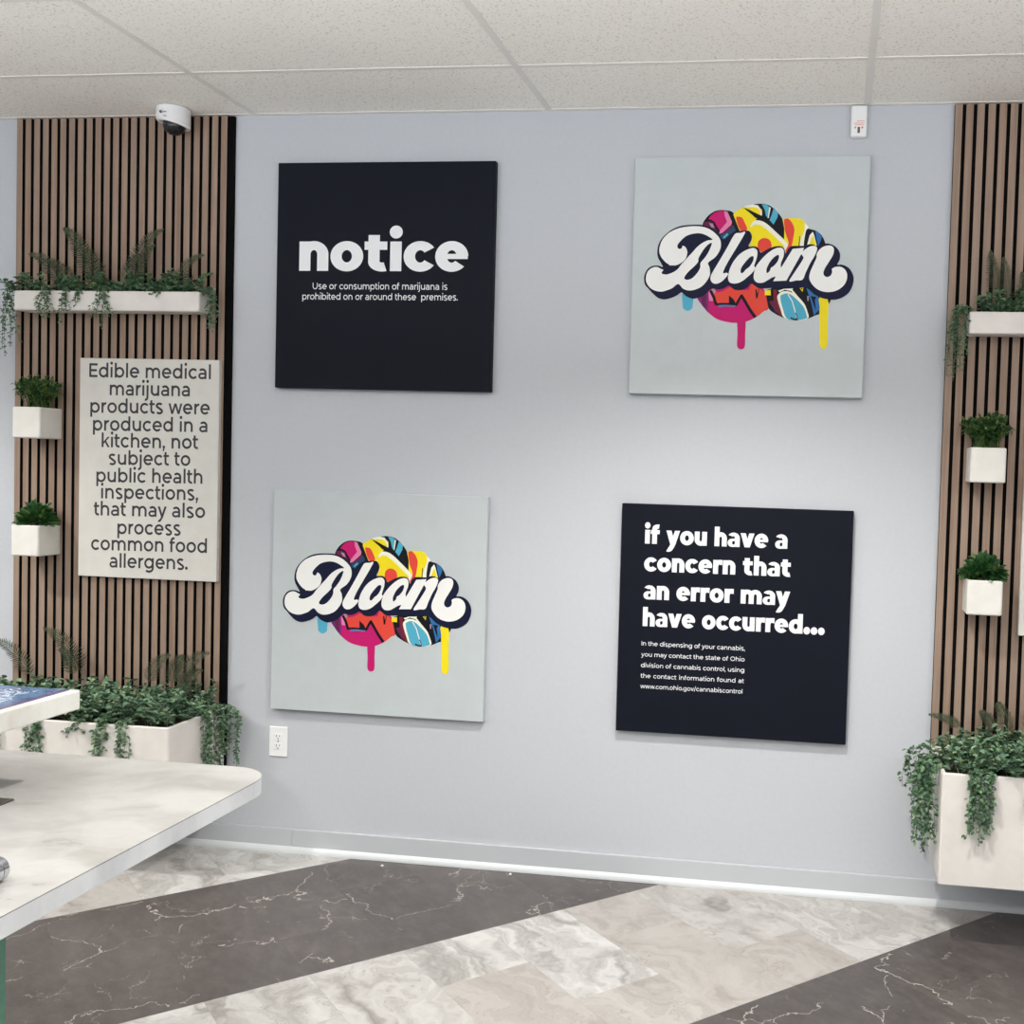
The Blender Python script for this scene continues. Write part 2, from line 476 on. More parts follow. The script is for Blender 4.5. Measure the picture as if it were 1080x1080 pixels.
    else: return [], 0.5
    return [[(x + l, y) for x, y in p] for p in out], w + l + r

def set_line(text, x0, x1, z0, z1, xh, S, V, black=False, justify=False):
    """polygons (x, z) of one line between x0 and x1; baseline z0 -> z1; letters as tall as xh"""
    items, adv = [], 0.0
    gaps = 0
    for ch in text:
        g, a = glyph(ch, S, V, black)
        items.append((g, adv, gaps)); adv += a
        if ch == ' ': gaps += 1
    lead = min((p[0] for g in items[0][0] for p in g), default=0)
    trail = adv - max((p[0] + items[-1][1] for g in items[-1][0] for p in g), default=adv)
    net = adv - lead - trail
    if justify and gaps:
        sx = xh; extra = ((x1 - x0) - net * sx) / gaps
    else:
        sx = (x1 - x0) / net; extra = 0.0
    res = []
    for (g, a, k), ch in zip(items, text):
        if not g: continue
        def fn(p, a=a, k=k):
            X = x0 + (p[0] + a - lead) * sx + extra * k
            return X, z0 + (z1 - z0) * (X - x0) / (x1 - x0) + p[1] * xh
        res.append(((ch, S, V, black), fn))
    return res

def union(polys):
    """merge overlapping pen marks of one letter into a flat mesh without overlaps"""
    from mathutils.geometry import delaunay_2d_cdt
    vs, fs = [], []
    for p in polys:
        for i in range(1, len(p) - 1):
            a, b, c = p[0], p[i], p[i + 1]
            ar = (b[0] - a[0]) * (c[1] - a[1]) - (b[1] - a[1]) * (c[0] - a[0])
            if abs(ar) < 1e-7: continue
            if ar < 0: b, c = c, b
            k = len(vs); vs += [Vector(a), Vector(b), Vector(c)]; fs.append([k, k + 1, k + 2])
    if not fs: return [], []
    ov, oe, of, _, _, src = delaunay_2d_cdt(vs, [], fs, 0, 1e-5)
    return [tuple(v) for v in ov], [list(f) for f, q in zip(of, src) if q]

CACHE = {}
def lettering(name, parent, lines, y, mat):
    """each printed line is one part standing 0.4 mm proud of the board"""
    ox, oy, oz = parent.location
    for ln in lines:
        vs, fs = [], []
        for key, fn in set_line(**ln):
            if key not in CACHE: CACHE[key] = union(glyph(*key)[0])
            uv, tri = CACHE[key]
            b = len(vs); vs += [(X - ox, y - oy, Zz - oz) for X, Zz in map(fn, uv)]; fs += [[b + i for i in f] for f in tri]
        link(name, vs, fs, mat, parent)

# ------------------------------------------------------------------ logo
LOGO = json.loads('''[[0,"ink",1,[536,1281,543,1313,574,1356,614,1386,661,1400,718,1397,758,1387,792,1344,818,1257,797,1170,637,1170,554,1217]],[1,"magenta",0,[579,1332,594,1356,618,1378,662,1395,698,1393,721,1360,732,1324,698,1265,671,1241,649,1273,624,1314,599,1328]],[1,"plum",0,[548,1309,584,1317,616,1303,638,1257,659,1225,642,1245,585,1273,544,1281]],[2,"pinkgrey",0,[584,1301,612,1298,627,1265,603,1271]],[2,"pink",0,[698,1393,723,1387,759,1311,755,1290,688,1228,664,1219,670,1247,722,1311,703,1356]],[2,"plum",0,[688,1228,755,1290,774,1281,707,1217]],[1,"navyblue",0,[660,1201,774,1281,791,1245,748,1217,709,1178,668,1185]],[2,"teal",0,[694,1195,725,1227,735,1214,702,1185]],[1,"yellow",0,[767,1368,790,1391,833,1419,893,1435,952,1429,985,1399,983,1355,955,1347,913,1288,907,1249,875,1241,827,1245,815,1253]],[2,"orange",1,[790,1338,811,1349,836,1340,857,1304,876,1253,827,1243]],[2,"cream",0,[837,1421,869,1432,908,1440,952,1435,969,1411,986,1375,983,1355,958,1375,885,1416]],[3,"yellow",0,[885,1416,925,1421,957,1407,978,1363,942,1381,885,1407]],[3,"ink",0,[837,1420,886,1401,987,1353,984,1328,935,1340,911,1363,886,1382]],[0,"ink",1,[909,1430,948,1446,980,1446,1028,1438,1068,1414,1109,1375,1142,1327,1164,1264,1179,1186,1181,1123,1134,1107,988,1186,906,1257,903,1352]],[1,"yellow",0,[887,1367,917,1361,905,1304,890,1271,875,1280]],[1,"teal",0,[981,1442,1020,1438,1046,1416,1033,1337,1015,1355,1005,1399]],[2,"cream",0,[1038,1421,1049,1416,1036,1337,1029,1339]],[1,"teal",0,[1070,1408,1106,1381,1102,1343,1074,1290,1043,1324,1058,1363]],[1,"cream",1,[894,1257,917,1310,948,1323,1008,1306,1090,1239,1190,1140,1170,1099,1149,1123,1051,1201,907,1233]],[2,"yellow",0,[890,1265,933,1290,973,1288,1018,1258,1075,1209,1161,1131,1153,1119,1055,1107,895,1114,917,1186]],[3,"orange",1,[960,1134,969,1170,1004,1189,1044,1178,1063,1146,1059,1115,1008,1075,971,1099]],[1,"navyblue",0,[887,1229,916,1193,898,1158,862,1146,868,1201]],[0,"yellow",0,[1142,1323,1162,1339,1213,1339,1268,1337,1300,1319,1321,1280,1326,1256,1315,1123,1157,1115,1157,1257]],[1,"orange",1,[1152,1319,1167,1334,1186,1332,1214,1302,1232,1256,1229,1209,1216,1131,1190,1075,1170,1091,1192,1154,1165,1233]],[1,"cream",0,[1309,1304,1337,1272,1316,1201,1307,1127,1272,1127,1285,1194,1307,1245]],[2,"ink",0,[1271,1201,1276,1205,1275,1127,1268,1127]],[1,"ink",1,[1307,1131,1312,1201,1326,1256,1366,1252,1397,1241,1438,1209,1467,1147,1449,1115,1323,1115]],[2,"cream",0,[1347,1209,1370,1237,1381,1213,1404,1132,1330,1132]],[3,"yellow",0,[1359,1178,1372,1208,1401,1132,1345,1132]],[2,"blue",0,[1388,1242,1418,1227,1440,1200,1433,1170,1415,1131,1399,1186]],[0,"magenta",1,[513,735,555,675,606,620,671,576,745,556,817,549,897,562,968,596,1022,640,1056,665,1034,782,919,861,679,836,536,779]],[1,"purple",0,[511,739,592,791,599,684,597,626,555,674]],[1,"plum",0,[537,755,578,771,585,651,559,675]],[1,"pink",0,[596,779,615,794,636,724,631,712,604,714]],[1,"orange",0,[639,724,635,772,705,786,760,820,809,797,905,797,920,845,971,857,981,814,1030,782,1056,665,972,600,913,678,852,761,813,693,748,689,656,684]],[2,"ink",0,[603,787,628,740,648,682,668,689,648,748,621,796]],[2,"ink",0,[649,679,701,684,756,683,816,678,817,693,757,699,700,700,647,695]],[2,"ink",0,[818,677,840,721,861,756,845,766,823,730,800,686]],[2,"ink",0,[837,755,875,696,909,641,951,585,969,598,927,653,894,708,856,767]],[2,"ink",0,[754,758,792,725,809,693,756,693]],[2,"bluegrey",0,[673,664,684,683,732,686,809,681,797,668,733,672]],[2,"pinkgrey",0,[618,799,636,810,657,784,640,768]],[2,"ink",0,[953,802,961,806,970,770,979,806,986,822,971,738,960,734]],[2,"orange",0,[924,845,944,852,971,857,961,814,937,821]],[0,"ink",1,[1023,743,1055,665,1102,625,1167,594,1231,576,1294,574,1357,588,1411,612,1451,640,1441,770,1396,817,1080,814]],[1,"yellow",0,[1025,794,1069,801,1071,759,1026,761]],[1,"plum",0,[1060,711,1095,724,1128,676,1150,613,1110,637]],[1,"darkred",0,[1087,804,1114,804,1124,748,1175,599,1143,609,1095,724]],[1,"cream",0,[1125,795,1168,809,1235,813,1330,692,1338,674,1290,709,1224,792,1176,802,1137,783]],[1,"cream",1,[1121,740,1133,773,1168,791,1224,784,1281,741,1330,686,1351,639,1358,592,1286,574,1181,590,1149,653]],[2,"teal",1,[1144,744,1157,765,1189,775,1225,764,1282,717,1323,670,1344,615,1345,590,1279,575,1199,586,1165,661]],[3,"cream",0,[1198,766,1231,715,1248,661,1271,590,1277,592,1255,663,1237,718,1204,770]],[3,"ink",0,[1224,587,1245,577,1279,573,1280,584,1248,588,1229,597]],[3,"ink",0,[1258,629,1270,606,1275,581,1281,582,1276,608,1264,632]],[2,"ink",0,[1231,804,1276,753,1329,698,1337,706,1284,760,1239,811]],[2,"yellow",0,[1286,816,1314,820,1309,787]],[3,"ink",0,[1294,815,1308,817,1306,798]],[1,"blue",0,[1337,816,1373,797,1426,758,1443,663,1400,612,1376,710]],[2,"ink",0,[1371,757,1414,750,1403,726,1414,647,1397,687]],[1,"pinkgrey",0,[1345,757,1358,757,1356,718,1347,722]],[0,"teal",1,[399,786,475,786,479,683,473,654,440,637,408,654,401,682]],[0,"magenta",1,[826,582,884,583,887,463,887,372,860,350,829,371,828,463]],[0,"yellow",1,[1436,746,1509,747,1506,699,1505,534,1507,392,1479,362,1452,392,1446,533,1439,667]],[1,"ink",0,[1497,739,1528,743,1509,695]],[5,"navy",1,[96,872,100,912,123,954,159,976,204,979,239,969,220,1005,198,1045,193,1097,206,1153,242,1205,302,1253,374,1281,463,1289,536,1287,589,1268,634,1245,667,1213,691,1179,717,1182,748,1205,775,1228,827,1241,868,1245,895,1239,914,1205,909,1170,891,1126,934,1127,965,1114,984,1079,1011,1091,1058,1116,1109,1128,1153,1120,1173,1075,1189,1107,1220,1129,1307,1131,1346,1143,1381,1140,1401,1127,1456,1147,1503,1145,1550,1119,1577,1076,1577,1029,1561,992,1590,992,1626,981,1662,950,1685,897,1681,842,1656,787,1610,749,1556,731,1494,734,1446,745,1398,769,1366,797,1333,820,1223,819,1144,815,1064,813,985,811,952,828,920,845,889,813,841,797,793,801,752,830,720,812,673,799,632,807,610,799,561,755,513,735,472,730,423,750,390,776,358,755,318,736,261,722,212,732,170,764,132,804,106,832]],[6,"white",1,[537,1273,594,1253,643,1217,673,1178,681,1130,669,1086,638,1042,587,1002,599,967,604,915,583,867,544,823,496,799,446,791,401,805,362,840,316,808,275,791,235,781,185,788,144,811,115,851,111,896,124,935,156,962,196,968,239,950,270,969,290,983,259,1005,227,1041,209,1081,212,1129,231,1177,270,1221,326,1253,391,1271,472,1278]],[7,"navy",1,[347,1129,366,1161,409,1201,461,1220,514,1224,563,1211,616,1177,580,1171,540,1152,501,1122,462,1078,434,1048,383,990,352,950,312,925,272,912,241,915,231,927,243,944,241,956,262,976,302,981,343,982,383,1002,413,1032,425,1074,420,1102,404,1124,387,1129,380,1110,357,1107]],[7,"navy",1,[610,1152,604,1122,583,1074,556,1034,530,1002,528,970,519,945,495,910,464,882,432,872,409,880,414,902,442,938,481,974,511,1010,513,1038,550,1102,583,1139]],[6,"white",1,[794,1224,827,1227,862,1235,844,1193,799,1114,753,1035,723,979,705,935,710,923,731,927,743,916,718,882,687,855,655,843,627,850,610,873,611,903,628,939,674,1019,727,1114,772,1201]],[6,"white",1,[744,880,745,916,757,963,780,1011,817,1059,860,1091,903,1109,935,1113,957,1095,960,1067,955,1035,939,980,948,964,925,928,886,892,855,867,820,850,784,846,757,855]],[7,"navy",1,[837,933,841,964,868,1005,901,1042,923,1053,933,1042,926,1010,903,973,876,952,864,936,847,924]],[6,"white",1,[937,905,948,964,978,1012,1024,1063,1071,1099,1110,1115,1144,1114,1159,1091,1158,1052,1141,1004,1140,973,1155,949,1125,910,1078,893,1046,874,1009,854,967,854,943,875]],[7,"navy",1,[1033,933,1035,964,1058,1012,1090,1048,1118,1063,1124,1044,1113,1012,1087,980,1066,965,1057,941,1041,927]],[6,"white",0,[1225,1108,1309,1116,1299,1087,1185,870,1085,865,1118,924,1133,953,1146,973]],[6,"white",1,[1289,1076,1316,1103,1347,1123,1382,1131,1405,1119,1404,1092,1388,1052,1359,1001,1329,934,1306,879,1260,872,1207,866,1243,930,1280,989,1306,1036,1302,1054]],[6,"white",1,[1405,1068,1422,1100,1449,1122,1483,1133,1516,1129,1532,1104,1526,1062,1499,1013,1471,966,1460,931,1469,907,1492,899,1517,913,1525,941,1522,959,1548,974,1587,975,1619,955,1636,920,1633,873,1611,834,1569,802,1515,787,1460,791,1412,812,1376,848,1356,887,1361,934,1383,989,1404,1041]]]''')
def catmull(p, n=4):
    out = []; N = len(p)
    for i in range(N):
        a, b, c, d = p[i - 1], p[i], p[(i + 1) % N], p[(i + 2) % N]
        for j in range(n):
            t = j / n
            out.append(tuple(0.5 * (2 * b[k] + (c[k] - a[k]) * t + (2 * a[k] - 5 * b[k] + 4 * c[k] - d[k]) * t * t + (3 * b[k] - a[k] - 3 * c[k] + d[k]) * t ** 3) for k in (0, 1)))
    return out

def logo(parent, x0, z0, y, pick, name):
    from mathutils.geometry import tessellate_polygon
    vs, fs, mi, mats, idx = [], [], [], [], {}
    ox, oy, oz = parent.location
    for k, (lv, c, smooth, q) in enumerate(sorted(LOGO, key=lambda e: e[0])):
        if (lv >= 5) != pick: continue
        if c not in idx: idx[c] = len(mats); mats.append(M['ink_' + c])
        p = [(q[i] / 2000, q[i + 1] / 2000) for i in range(0, len(q), 2)]
        if smooth: p = catmull(p)
        yy = y - 0.0004 - 0.00003 * k
        b = len(vs)
        vs += [(x0 + u - ox, yy - oy, z0 + v - oz) for u, v in p]
        for t in tessellate_polygon([[Vector((u, v, 0)) for u, v in p]]):
            fs.append([b + i for i in t]); mi.append(idx[c])
    return link(name, vs, fs, mats, parent, mi)

# ------------------------------------------------------------------ foliage
class Leaves:
    def __init__(self, seed): self.v, self.f, self.r = [], [], random.Random(seed)
    def leaf(self, p, d, up, ln, wd, fold=0.25, pointy=False):
        d = d.normalized()
        s = d.cross(up)
        if s.length < 1e-4: s = d.cross(Vector((1, 0.3, 0.1)))
        s.normalize(); n = s.cross(d).normalized()
        b = len(self.v)
        prof = ((0.33, 1.0), (0.72, 0.82)) if not pointy else ((0.3, 1.0), (0.68, 0.6))
        self.v += [p, p + d * ln - n * ln * 0.12]
        for sg in (1, -1):
            for a, w in prof:
                self.v.append(p + d * ln * a + s * sg * wd * 0.5 * w + n * wd * fold * w)
        self.f += [(b, b + 2, b + 3, b + 1), (b, b + 1, b + 5, b + 4)]
    def twig(self, pts, r=0.0012):
        b = len(self.v)
        for i, p in enumerate(pts):
            a = pts[max(0, i - 1)]; c = pts[min(len(pts) - 1, i + 1)]
            t = (c - a).normalized(); s = t.cross(Vector((0.3, 1, 0.2))).normalized(); n = t.cross(s)
            for k in range(3):
                an = 2 * PI * k / 3
                self.v.append(p + s * r * math.cos(an) + n * r * math.sin(an))
        for i in range(len(pts) - 1):
            for k in range(3):
                self.f.append((b + i * 3 + k, b + i * 3 + (k + 1) % 3, b + i * 3 + 3 + (k + 1) % 3, b + i * 3 + 3 + k))
    def rv(self): 
        r = self.r
        return Vector((r.gauss(0, 1), r.gauss(0, 1), r.gauss(0, 1))).normalized()
    def build(self, name, mat, parent):
        o = parent.location
        w = Vector(o)
        return link(name, [(p[0] - w.x, min(p[1], -0.0225) - w.y, p[2] - w.z) for p in self.v], self.f, mat, parent)

def bed(seed, parent, x0, x1, y0, y1, z, h, n, size, name='greenery', mat='leaf_mix'):
    """a dense bed of small round leaves, sprig by sprig"""
    L = Leaves(seed); r = L.r
    for _ in range(n):
        hh = h * (0.35 + 0.65 * r.random())
        c = Vector((r.uniform(x0, x1), r.uniform(y0, y1), z - 0.01))
        lean = Vector((r.gauss(0, 0.5), r.gauss(-0.25, 0.45), 1)).normalized()
        top = c + lean * hh
        L.twig([c, c.lerp(top, 0.5) + L.rv() * 0.004, top])
        k = r.randint(9, 14)
        for i in range(k):
            t = 0.3 + 0.7 * i / (k - 1)
            a = i * 2.4 + r.random()
            d = Vector((math.cos(a), math.sin(a), r.uniform(-0.1, 0.8)))
            s = size * r.uniform(0.7, 1.25)
            L.leaf(c.lerp(top, t) + L.rv() * 0.003, d, Vector((0, 0, 1)) + L.rv() * 0.4, s, s * 0.78)
    return L.build(name, M[mat], parent)

def vine(seed, parent, x, y, z, out, drop, strands=4, spread=0.05, size=0.017, side=0.0):
    """trailing sprigs that spill over a rim and hang down"""
    L = Leaves(seed); r = L.r
    for s in range(strands):
        dx = r.uniform(-spread, spread); ln = drop * (r.uniform(0.55, 1.0) if s else 1.0)
        o = out * r.uniform(0.6, 1.25); sd = side * r.uniform(0.7, 1.3)
        pts = []
        for i in range(15):
            t = i / 14
            g = max(0.0, (t - 0.14) / 0.86)
            e = min(1.0, t / 0.22)
            pts.append(Vector((x + dx * (0.35 + 0.65 * t) + sd * math.sin(e * PI / 2) + 0.006 * math.sin(5 * t + s),
                               y - o * math.sin(e * PI / 2) + 0.005 * math.cos(6 * t + s * 2),
                               z + 0.022 * math.sin(min(1.0, t / 0.16) * PI) * (t < 0.16) - ln * g)))
        L.twig(pts, 0.0010)
        L_len = ln + 0.05
        n = int(L_len / 0.0075)
        for i in range(n):
            t = i / n; k = min(13, int(t * 14)); f = t * 14 - k
            p = pts[k].lerp(pts[k + 1], f) + L.rv() * 0.006
            a = r.uniform(0, 2 * PI)
            d = Vector((math.cos(a), math.sin(a) * 0.8, r.uniform(-0.9, 0.1)))
            q = 1.0 * size * r.uniform(0.7, 1.15) * (1.0 - 0.35 * t)
            L.leaf(p, d, Vector((0, -0.5, 1)) + L.rv() * 0.5, q, q * 0.62)
    return L.build('trailing_vine', M['leaf_trail'], parent)

def frond(seed, parent, base, tip, bow, width, n=30):
    """one fern frond: a curved midrib with a comb of narrow leaflets"""
    L = Leaves(seed); r = L.r
    b, t = Vector(base), Vector(tip); mid = (b + t) / 2 + Vector(bow)
    P = lambda u: b * (1 - u) ** 2 + mid * 2 * u * (1 - u) + t * u * u
    L.twig([P(i / 12) for i in range(13)], 0.0016)
    for i in range(n):
        u = 0.12 + 0.88 * i / (n - 1)
        p = P(u); tg = (P(min(1, u + 0.02)) - P(u - 0.02)).normalized()
        face = Vector((0.12, -1, 0.25)).normalized()
        s = tg.cross(face).normalized()
        w = width * 0.5 * min(1.0, u * 5.0) * (1.02 - u) ** 0.75 + 0.003
        for sg in (1, -1):
            d = s * sg + tg * 0.55 + Vector((0, -0.15, -0.10)) + L.rv() * 0.05
            L.leaf(p, d, face + L.rv() * 0.15, w * r.uniform(0.88, 1.1), max(0.0035, (P(1) - P(0)).length / n * 0.62), 0.12, True)
    return L.build('fern_frond', M['leaf_fern'], parent)

# ================================================================== THE ROOM
H = 2.999
X0, X1, YF = -4.2, 6.2, -8.0
o = struct(link('floor', [(X0, YF, 0), (X1, YF, 0), (X1, 0.1, 0), (X0, 0.1, 0)], [(0, 1, 2, 3)], M['floor']))
bm = bmesh.new(); bbox(bm, X0, X1, 0.0, 0.12, 0.0, H + 0.1); struct(link_bm('wall_back', bm, M['wall']))
bm = bmesh.new(); bbox(bm, X0 - 0.12, X0, YF, 0.12, 0.0, H + 0.1); struct(link_bm('wall_left', bm, M['wall']))
bm = bmesh.new(); bbox(bm, X1, X1 + 0.12, YF, 0.12, 0.0, H + 0.1); struct(link_bm('wall_right', bm, M['wall']))
bm = bmesh.new(); bbox(bm, X0, X1, YF, 0.0, H + 0.003, H + 0.05); struct(link_bm('ceiling', bm, M['ceiling']))
bm = bmesh.new()
x = -0.367 - 1.2192 * 3
while x < X1:
    if x > X0: bbox(bm, x - 0.012, x + 0.012, YF, 0.0, H, H + 0.004)
    x += 1.2192
y = -0.454
while y > YF:
    bbox(bm, X0, X1, y - 0.0105, y + 0.0105, H + 0.0006, H + 0.004); y -= 0.6096
bbox(bm, X0, X1, -0.022, 0.0, H + 0.0003, H + 0.004)
struct(link_bm('trim_1', bm, M['grid']))
# baseboard in two lengths that meet in a fine joint, with a shoe moulding below
bm = bmesh.new()
for a, b in ((X0, -0.1556), (-0.1544, X1)):
    bbox(bm, a, b, -0.013, 0.0, 0.0, 0.097, 0.003, 2)
struct(link_bm('baseboard_back', bm, M['trim']))
bm = bmesh.new()
prof = [(0.0, 0.0), (-0.026, 0.0), (-0.026, 0.008), (-0.0235, 0.016), (-0.019, 0.022), (-0.0135, 0.026), (0.0, 0.027)]
va = [bm.verts.new((X0, a, b)) for a, b in prof]; vb = [bm.verts.new((X1, a, b)) for a, b in prof]
for i in range(len(prof)):
    j = (i + 1) % len(prof); bm.faces.new((va[i], va[j], vb[j], vb[i]))
bm.faces.new(va); bm.faces.new(vb[::-1])
struct(link_bm('trim_2', bm, M['shoe']))

# ================================================================== SLATTED WALL PANELS
def slat_panel(x0, n, label, z0=0.31):
    t = thing('slat_panel', label, 'wall panel', (x0, 0, z0), 'slatted wood panels')
    w = (n - 1) * 0.0397 + 0.026
    bm = bmesh.new(); bbox(bm, -0.0005, w + 0.027, -0.0135, -0.0002, 0, H - 0.004 - z0)
    link_bm('backing_board', bm, M['black'], t)
    bm = bmesh.new()
    for i in range(n):
        a = i * 0.0397
        bbox(bm, a, a + 0.0262, -0.020, -0.0134, 0, H - 0.003 - z0)
    for f in bm.faces:
        if abs(f.normal.x) > 0.9: f.material_index = 1          # black core shows at the sides of each slat
    link_bm('slats', bm, [M['wood'], M['black']], t)
    return t
slat_panel(-1.4206, 24, 'walnut slatted wall panel behind the edible products sign, below the dome camera')
slat_panel(2.393, 24, 'walnut slatted wall panel at the right edge of the photo, right of the grey wall')

# ================================================================== SIGN BOARDS
def board(name, label, x0, x1, z0, z1, yb, yf, mat, group=None):
    t = thing(name, label, 'sign', ((x0 + x1) / 2, yb, z0), group)
    bm = bmesh.new(); bbox(bm, x0 - (x0 + x1) / 2, x1 - (x0 + x1) / 2, yf - yb, 0, 0, z1 - z0, 0.0022, 2)
    link_bm('board', bm, M[mat], t)
    return t
YF_ = -0.030
t = board('notice_sign', 'square black sign reading notice in big white letters', -0.2535, 0.649, 1.9025, 2.8015, 0.0, YF_, 'board_dark')
lettering('heading_line', t, [dict(text='notice', x0=-0.1571, x1=0.5469, z0=2.3717, z1=2.3722, xh=0.1165, S=0.385, V=0.305, black=True)], YF_ - 0.0004, M['print_white'])
lettering('text_line', t, [
    dict(text='Use or consumption of marijuana is', x0=-0.0982, x1=0.4642, z0=2.2988, z1=2.2998, xh=0.0193, S=0.19, V=0.18),
    dict(text='prohibited on or around these  premises.', x0=-0.1413, x1=0.5074, z0=2.2573, z1=2.2588, xh=0.0193, S=0.19, V=0.18)], YF_ - 0.0004, M['print_white'])

t = board('inquiry_sign', 'square black sign reading if you have a concern that an error may have occurred', 1.1885, 2.0765, 0.595, 1.4835, 0.0, YF_, 'board_dark')
hd = dict(xh=0.0535, S=0.40, V=0.315, black=True)
lettering('heading_line', t, [
    dict(text='if you have a', x0=1.2811, x1=1.8315, z0=1.3302, z1=1.3312, **hd),
    dict(text='concern that', x0=1.282, x1=1.8468, z0=1.2232, z1=1.2252, **hd),
    dict(text='an error may', x0=1.283, x1=1.8483, z0=1.1144, z1=1.1152, **hd),
    dict(text='have occurred...', x0=1.283, x1=1.9832, z0=1.0095, z1=1.0104, **hd)], YF_ - 0.0004, M['print_white'])
sm = dict(xh=0.0125, S=0.19, V=0.18)
lettering('text_line', t, [
    dict(text='In the dispensing of your cannabis,', x0=1.2812, x1=1.6832, z0=0.9338, z1=0.9344, justify=False, **sm),
    dict(text='you may contact the state of Ohio', x0=1.2812, x1=1.6832, z0=0.8912, z1=0.8924, **sm),
    dict(text='division of cannabis control, using', x0=1.2812, x1=1.6832, z0=0.8490, z1=0.8508, **sm),
    dict(text='the contact information found at', x0=1.2812, x1=1.6832, z0=0.8076, z1=0.8094, justify=True, **sm),
    dict(text='www.com.ohio.gov/cannabiscontrol', x0=1.2812, x1=1.6785, z0=0.7666, z1=0.768, **sm)], YF_ - 0.0004, M['print_white'])

for label, x0, z0, dz in (('pale square Bloom logo sign beside the black notice sign, under the ceiling', 1.2016, 1.9080, 0.900),
                          ('pale square Bloom logo sign below the black notice sign, above the power outlet', -0.2495, 0.594, 0.8945)):
    t = board('logo_sign', label, x0, x0 + 0.8995 if z0 < 1 else x0 + 0.890, z0, z0 + dz, 0.0, YF_, 'board_pale', 'bloom logo signs')
    u = 1.0
    logo(t, x0, z0 + (0.0015 if z0 < 1 else 0), YF_, False, 'logo_graphic')
    logo(t, x0, z0 + (0.0015 if z0 < 1 else 0), YF_, True, 'logo_lettering')

t = board('allergen_sign', 'cream sign on wood slats reading edible medical marijuana products were produced in a kitchen', -1.1075, -0.4885, 1.1035, 2.008, -0.020, -0.040, 'board_cream')
bd = dict(xh=0.0432, S=0.235, V=0.215)
lettering('text_line', t, [dict(text=a, x0=b - 0.0063, x1=c - 0.0055, z0=d, z1=e, **bd) for a, b, c, d, e in (
    ('Edible medical', -1.0588, -0.5195, 1.9292, 1.9300), ('marijuana', -0.9656, -0.6105, 1.8562, 1.8585), ('products were', -1.0523, -0.5218, 1.7825, 1.7865),
    ('produced in a', -1.0396, -0.5311, 1.7090, 1.7144), ('kitchen, not', -0.9997, -0.5703, 1.6415, 1.6450), ('subject to', -0.9668, -0.604, 1.5700, 1.5752),
    ('public health', -1.0217, -0.5497, 1.4965, 1.5038), ('inspections,', -1.0007, -0.5672, 1.4290, 1.4356), ('that may also', -1.032, -0.536, 1.3580, 1.3640),
    ('process', -0.9242, -0.6427, 1.2840, 1.2890), ('common food', -1.0422, -0.5257, 1.2140, 1.2210), ('allergens.', -0.9581, -0.6092, 1.1440, 1.1490))], -0.0404, M['print_grey'])
board('wall_sign', 'cream sign cut off by the right edge of the photo, beside the lower cube planter', 2.690, 3.308, 1.045, 1.949, -0.020, -0.040, 'board_cream')

# ================================================================== PLANTERS
def trough(bm, w, d, h, th, slant=0.0):
    """open box: outer shell, rim and inner cavity"""
    bo = [(-w / 2, -d), (w / 2, -d), (w / 2, 0), (-w / 2, 0)]
    R = 0.008
    def ring(ins, z, r):
        p = []
        for cx, cy, a0 in ((-w / 2 + ins + r, -d + ins + r, 180), (w / 2 - ins - r, -d + ins + r, 270), (w / 2 - ins - r, -ins - r, 0), (-w / 2 + ins + r, -ins - r, 90)):
            for i in range(4):
                a = math.radians(a0 + 30 * i); p.append(bm.verts.new((cx + r * math.cos(a), cy + r * math.sin(a), z)))
        return p
    rings = [ring(0.004, 0, R), ring(0, 0.004, R), ring(0, h - 0.003, R), ring(0.003, h, R), ring(th - 0.002, h, R * 0.6), ring(th, h - 0.003, R * 0.5), ring(th, h - 0.05, R * 0.5)]
    for a, b in zip(rings, rings[1:]):
        for i in range(len(a)):
            j = (i + 1) % len(a); bm.faces.new((a[i], a[j], b[j], b[i]))
    bm.faces.new(rings[0][::-1]); bm.faces.new(rings[-1])

def soil(parent, w, d, h, th):
    bm = bmesh.new(); bbox(bm, -w / 2 + th, w / 2 - th, -d + th, -th, h - 0.045, h - 0.014)
    link_bm('soil', bm, M['soil'], parent)

def planter(name, label, xc, yb, z0, w, d, h, th=0.010, group=None, cat='planter', mat='planter'):
    t = thing(name, label, cat, (xc, yb, z0), group)
    bm = bmesh.new(); trough(bm, w, d, h, th); link_bm('planter_box', bm, M[mat], t)
    soil(t, w, d, h, th)
    return t

